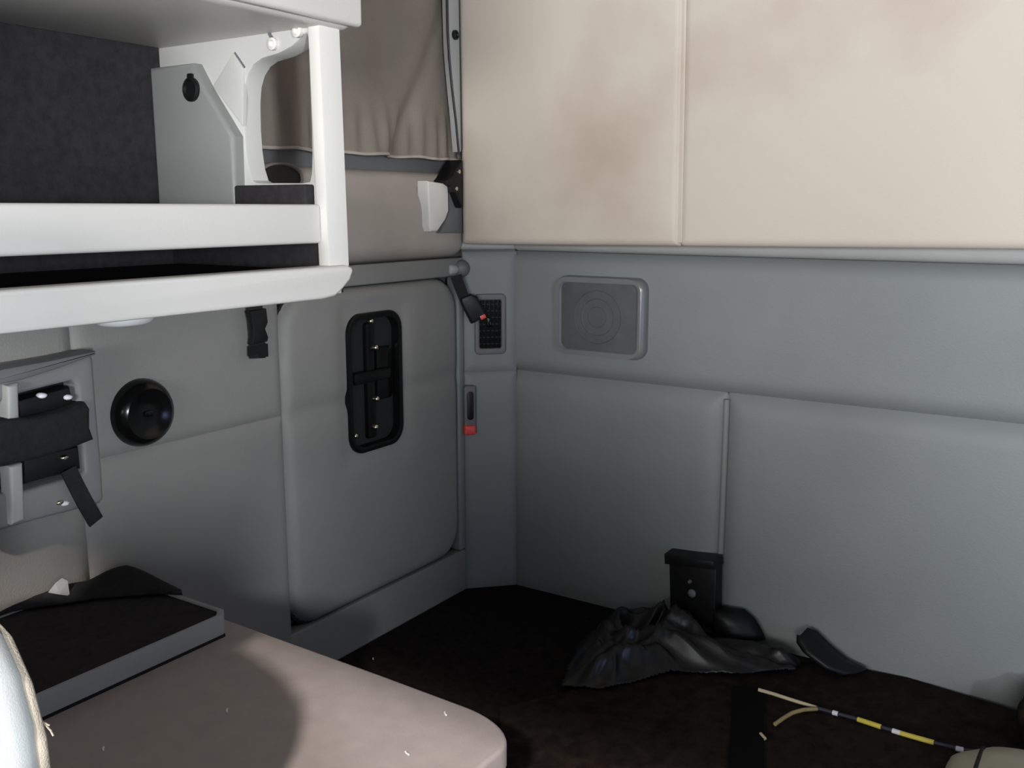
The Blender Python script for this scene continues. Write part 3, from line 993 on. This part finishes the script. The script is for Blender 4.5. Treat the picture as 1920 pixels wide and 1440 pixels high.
# black bracket on the rear wall
br = thing('wall_bracket', (at(1300, 1165, 1, YR).x, YR, at(1300, 1165, 1, YR).z), 'black box shaped belt bracket on the rear wall above the deck', 'bracket')
RD = 0.03
Rb = lambda x, y: R(x, y, RD)
BF = dict(O=Vector((0, YR - RD, 0)), U=EX, V=EZ, N=-EY)
prism('bracket_plate', [Rb(1254, 1052), Rb(1343, 1066), Rb(1341, 1150), Rb(1335, 1180), Rb(1310, 1178), Rb(1256, 1150)], n0=-RD - 0.002, n1=0.0, mat='black', parent=br, bev=0.003, **BF)
prism('bracket_lip', [Rb(1249, 1036), Rb(1343, 1049), Rb(1345, 1066), Rb(1250, 1055)], n0=-RD - 0.002, n1=0.012, mat='black', parent=br, bev=0.004, **BF)
for x, y, r_ in ((1298, 1112, 0.008), (1294, 1090, 0.004)):
    a, b = Rb(x, y)
    lathe('bolt', [(r_, 0), (r_, 0.003), (r_ * 0.6, 0.006), (0, 0.0065)], (a, YR - RD, b), -EY, 'midgrey', br, 14)

# strap that runs over the deck towards the front edge
pp = [D(1402, 1290, ZB + 0.014), D(1402, 1310, ZB + 0.014), D(1401, 1360, ZB + 0.014), D(1399, 1440, ZB + 0.014), D(1398, 1540, ZB + 0.014)]
st = ribbon('bunk_strap', pp, RT, 0.050, 0.004, 'strap')
tag(st, 'flat black strap laid over the brown mat toward the deck front', 'strap')

# wires
wz = ZB + 0.014
lead = thing('wire_loom', D(1700, 1380, wz), 'taped wire loom with cream and tan ends lying on the dark mat', 'wire')
W = lambda x, y, dz=0.0: D(x, y, wz + dz)
tube('cream_wire', [W(1422, 1293, .006), W(1450, 1301, .005), W(1490, 1314, .003), W(1532, 1327)], 0.0030, 'wire_cream', lead)
tube('tan_wire', [W(1453, 1358, .002), W(1470, 1346, .004), W(1485, 1337, .005), W(1505, 1331, .004), W(1532, 1329)], 0.0033, 'wire_tan', lead)
path = [(1530, 1327), (1566, 1337), (1610, 1349), (1655, 1364), (1700, 1378), (1750, 1392), (1800, 1405), (1840, 1411)]
tube('loom', [W(*q, .001) for q in path], 0.0029, 'wire_dark', lead)


def along(x):
    for (xa, ya), (xb, yb) in zip(path, path[1:]):
        if xa <= x <= xb:
            return W(x, ya + (yb - ya) * (x - xa) / (xb - xa), .001)


for xa, xb, mt, nm in ((1561, 1571, 'white_tape', 'white_tape'), (1608, 1652, 'yellow', 'yellow_tape'), (1673, 1688, 'white_tape', 'white_tape'), (1688, 1751, 'yellow', 'yellow_tape'),
                       (1792, 1806, 'white_tape', 'white_tape')):
    tube(nm, [along(xa + (xb - xa) * i / 3) for i in range(4)], 0.0040, mt, lead)
sc = tube('wire_scrap', [W(1426, 1376, .001), W(1434, 1385, .001)], 0.0030, 'wire_cream')
tag(sc, 'tiny cream wire offcut lying beside the black strap', 'wire')

# olive beige cushion at the front of the deck and the dark bundle beyond it
cc = Vector((-0.045, 1.275, ZB))
cus = thing('seat_cushion', (cc.x, cc.y, ZB), 'olive beige rounded cloth cushion with a dark seam on the bunk deck', 'cushion')


def cushion(name, c, rx, ry, h, mat, parent, lump=0.0, seed=0.0):
    bm = bmesh.new()
    bmesh.ops.create_uvsphere(bm, u_segments=40, v_segments=20, radius=1)
    for v in bm.verts:
        q = v.co.copy()
        e_ = 0.62
        x = math.copysign(abs(q.x) ** e_, q.x); y = math.copysign(abs(q.y) ** e_, q.y); z = math.copysign(abs(q.z) ** 0.8, q.z)
        n_ = 1 + lump * noise.noise(q * 2.2 + Vector((seed, seed, seed)))
        v.co = Vector((c.x + x * rx * n_, c.y + y * ry * n_, c.z + h / 2 + z * h / 2 * n_))
    return from_bm(name, bm, mat, parent, True)


cushion('cushion_body', Vector((cc.x + 0.02, cc.y + 0.0, ZB + 0.010)), 0.135, 0.115, 0.098, 'cushion', cus, 0.05, 1)
pts = []
for i in range(15):
    t = math.pi * (0.03 + 0.94 * i / 14)
    cy_ = math.copysign(abs(math.cos(t)) ** 0.62, math.cos(t))
    pts.append(Vector((cc.x - 0.075, cc.y - 0.0985 * cy_, ZB + 0.0585 + 0.0405 * math.sin(t) ** 0.8)))
tube('seam', pts, 0.0032, 'felt', cus, 8)
dk = at(1915, 1385, 1, YR - 0.07)
bun = thing('dark_bundle', (dk.x + 0.03, dk.y, ZB), 'dark brown cloth bundle against the rear wall at the mat edge', 'bundle')
cushion('bundle_body', Vector((dk.x + 0.05, YR - 0.10, ZB + 0.002)), 0.055, 0.06, 0.085, 'mat', bun, 0.2, 4)

# ================================================================== TABLE CABINET
tx1, ty1 = -0.4885, 0.789
tab = thing('table_cabinet', (-0.83, 0.55, 0), 'brown grey laminate table cabinet against the left wall before the bunk', 'cabinet')
rc = 0.085
tpoly = [(XL + 0.004, 0.36), (tx1 - 0.05, 0.36), (tx1, 0.41)]
for i in range(11):
    a = math.radians(0 + 90 * i / 10)
    k = 1.0
    tpoly.append((tx1 - rc + rc * math.cos(a), ty1 - 0.062 + 0.052 * math.sin(a)))
tpoly.append((tx1 - 0.20, ty1 - 0.006))
tpoly.append((XL + 0.004, ty1 + 0.004))
prism('table_top', tpoly, O=Vector((0, 0, ZT)), U=EX, V=EY, N=EZ, n0=-0.026, n1=0.0, mat='table', parent=tab, bev=0.005, seg=3)
box('cabinet_body', XL + 0.006, tx1 - 0.05, 0.40, ty1 - 0.02, 0.0, ZT - 0.026, 'shell', tab, 0.006)
for y0_, y1_ in ((0.41, 0.645), (0.655, ty1 - 0.035)):
    dd = box('cabinet_door', tx1 - 0.052, tx1 - 0.036, y0_, y1_, 0.06, ZT - 0.05, 'table', tab, 0.004)
    box('door_pull', tx1 - 0.037, tx1 - 0.028, (y0_ + y1_) / 2 - 0.04, (y0_ + y1_) / 2 + 0.04, ZT - 0.12, ZT - 0.10, 'black', dd, 0.003)

# grey tray with a black mat on the table
th = 0.030
Tz = lambda x, y, z=ZT: at(x, y, 2, z)
f1 = Tz(432, 1187)
tray = thing('lidded_tray', (-1.04, 0.5, ZT), 'shallow grey tray with a black top lying on the laminate table', 'tray')


def T2(a, b):            # a along the front edge from its far corner, b inwards to the wall
    return (f1.x + 0.002 - b, f1.y - a)


wid = f1.x - (XL + 0.006)
len_ = 0.38
TF = dict(O=Vector((0, 0, ZT)), U=EX, V=EY, N=EZ)
c_ = 0.012
tout = [T2(c_, 0), T2(len_, 0), T2(len_, wid), T2(0, wid), T2(0, c_)]
i_ = 0.006
tinn = [T2(c_ + i_, i_), T2(len_ - i_, i_), T2(len_ - i_, wid - i_), T2(i_, wid - i_), T2(i_, c_ + i_)]
prism('tray_body', tout, n0=0.0, n1=th, mat='tray', parent=tray, bev=0.002, holes=tinn, **TF)
prism('black_top', tinn, n0=0.001, n1=th - 0.003, mat='felt', parent=tray, **TF)
prism('tray_foot', [T2(0.01, -0.0005), T2(len_, -0.0005), T2(len_, 0.01), T2(0.01, 0.01)], n0=0.0, n1=0.004, mat='black', parent=tray, **TF)
# folded black cloth on the back of the tray
ZTr = ZT + th
cl = [(-60, 1130), (40, 1090), (90, 1068), (150, 1062), (220, 1060), (300, 1092), (345, 1112), (300, 1118), (200, 1120), (120, 1140), (40, 1150), (-60, 1180)]
bm = bmesh.new()
pts = [Tz(x, y, ZTr + 0.004) for x, y in cl]
n1_, n2_ = 40, 14
g = []
topc = [(-60, 1132), (20, 1092), (60, 1082), (110, 1072), (180, 1064), (230, 1064), (290, 1086), (340, 1108)]
botc = [(-60, 1180), (20, 1150), (60, 1142), (110, 1136), (180, 1124), (230, 1120), (290, 1116), (342, 1116)]


def lerp_list(ls, t):
    f_ = t * (len(ls) - 1)
    i = min(int(f_), len(ls) - 2)
    a, b = ls[i], ls[i + 1]
    return (a[0] + (b[0] - a[0]) * (f_ - i), a[1] + (b[1] - a[1]) * (f_ - i))


for i in range(n1_ + 1):
    t = i / n1_
    pa = Tz(*lerp_list(topc, t), ZTr)
    pb = Tz(*lerp_list(botc, t), ZTr)
    pa.x = max(pa.x, XL + 0.010)
    row = []
    for k in range(n2_ + 1):
        s = k / n2_
        p = pa.lerp(pb, s)
        v = Vector((p.x * 14, p.y * 14, 2.2))
        p.z = ZTr + 0.002 + 0.016 * math.sin(math.pi * s) ** 0.7 * (0.5 + 0.9 * abs(noise.noise(v))) * min(1, t * 6, (1 - t) * 8)
        row.append(bm.verts.new(p))
    g.append(row)
for i in range(n1_):
    for k in range(n2_):
        bm.faces.new((g[i][k], g[i][k + 1], g[i + 1][k + 1], g[i + 1][k]))
bmesh.ops.recalc_face_normals(bm, faces=bm.faces[:])
bmesh.ops.solidify(bm, geom=bm.faces[:], thickness=0.002)
cloth = tag(from_bm('black_cloth', bm, 'web', None, True), 'folded black cloth lying along the wall side of the grey tray', 'cloth')
# white paper scrap
pz_ = ZTr + 0.016
bm = bmesh.new()
xp_ = Tz(112, 1116, ZTr + 0.010).x
pq = [at(x, y, 0, xp_ + dx) for x, y, dx in ((90, 1111, 0.004), (104, 1093, 0), (116, 1084, -0.004), (127, 1089, -0.002), (131, 1117, 0.006), (112, 1115, 0.007))]
bm.faces.new([bm.verts.new(p) for p in pq])
bmesh.ops.solidify(bm, geom=bm.faces[:], thickness=0.0006)
tag(from_bm('paper_scrap', bm, 'paper'), 'small torn white paper scrap on the black cloth', 'paper')
# crumbs of lint
for x, y, ang, zz, lab in ((425, 1332, 0.9, ZT, 'tiny white lint crumb on the shaded table beside the grey tray'),
                      (834, 1338, 0.9, ZT, 'tiny white lint crumb on the sunlit table beside its far edge'),
                      (762, 1412, 0.6, ZT, 'tiny white lint crumb on the sunlit corner of the table'),
                      (193, 1404, 0.8, ZT, 'faint white lint crumb on the table beside the pale seat'),
                      (699, 1235, 1.0, ZB, 'tiny white lint crumb on the dark deck behind the table')):
    p = Tz(x, y, zz + 0.0014)
    d_ = Vector((math.cos(ang), -math.sin(ang), 0)) * 0.0035
    tag(tube('lint_crumb', [p - d_, p, p + d_ + Vector((0.001, 0.001, 0))], 0.0009, 'paper', None, 5), lab, 'lint', 'white lint crumbs')

# ================================================================== SEATS
def seat(name, cx, y_back, label, mat, wseat=0.52, top=1.33):
    t = thing(name, (cx, y_back - 0.3, 0), label, 'seat')
    hw = wseat / 2
    # backrest with rounded shoulders
    prof = [(-hw, 0.50), (-hw, 1.08), (-hw + 0.003, 1.132), (-hw + 0.012, 1.160), (-hw + 0.028, 1.182), (-hw + 0.075, 1.202), (-hw + 0.15, 1.214), (0, 1.22)]
    prof = prof + [(-a, b) for a, b in reversed(prof[:-1])]
    O = Vector((cx, y_back, 0))
    bk = prism('backrest', prof, O=O, U=EX, V=EZ, N=EY, n0=-0.12, n1=0.0, mat=mat, parent=t, bev=0.022, seg=4)
    edge = [frame_pt(O, EX, EZ, EY, a * 0.965, b - (0.012 if b > 0.6 else 0), -0.003) for a, b in prof]
    tube('piping', edge, 0.0045, 'piping', bk, 8)
    box('seat_pad', cx - hw, cx + hw, y_back - 0.62, y_back - 0.06, 0.42, 0.55, mat, t, 0.045, 4)
    box('headrest', cx - 0.13, cx + 0.13, y_back - 0.11, y_back - 0.02, 1.235, 1.41, mat, t, 0.03, 4)
    for sx in (-0.06, 0.06):
        tube('headrest_post', [(cx + sx, y_back - 0.065, 1.18), (cx + sx, y_back - 0.065, 1.27)], 0.006, 'metal', t)
    box('pedestal', cx - 0.17, cx + 0.17, y_back - 0.50, y_back - 0.14, 0.0, 0.43, 'black', t, 0.02)
    return t


ds = seat('driver_seat', at(75, 1440, 1, 0.25).x - 0.26, 0.26, 'pale grey cloth driver seat with tan piping beside the table', 'seat')

seat('added_passenger_seat', 0.74, -0.05, 'unseen pale grey cloth passenger seat with tan piping, added to shape the light', 'seat')  # out of view, added to shape the light reaching the rear

# ================================================================== ADDED LIGHT BLOCKER
blk = thing('light_block_box', (-0.17, -0.03, 0), 'unseen dark grey box added between the two front seats to block light', 'light blocker')  # out of view, added to keep light off the lower left
box('light_block_body', -0.26, -0.06, -0.24, 0.25, 0.0, 1.10, 'shell', blk, 0.02)
box('light_block_lid', -0.27, -0.05, -0.25, 0.26, 1.10, 1.14, 'black', blk, 0.012)

# loose threads at the frayed piping of the driver seat
for px_ in (((72, 1352), (84, 1358), (95, 1370), (100, 1380)), ((70, 1350), (80, 1353), (92, 1360))):
    tube('loose_thread', [at(x, y, 1, 0.262) for x, y in px_], 0.0005, 'piping', ds, 5)
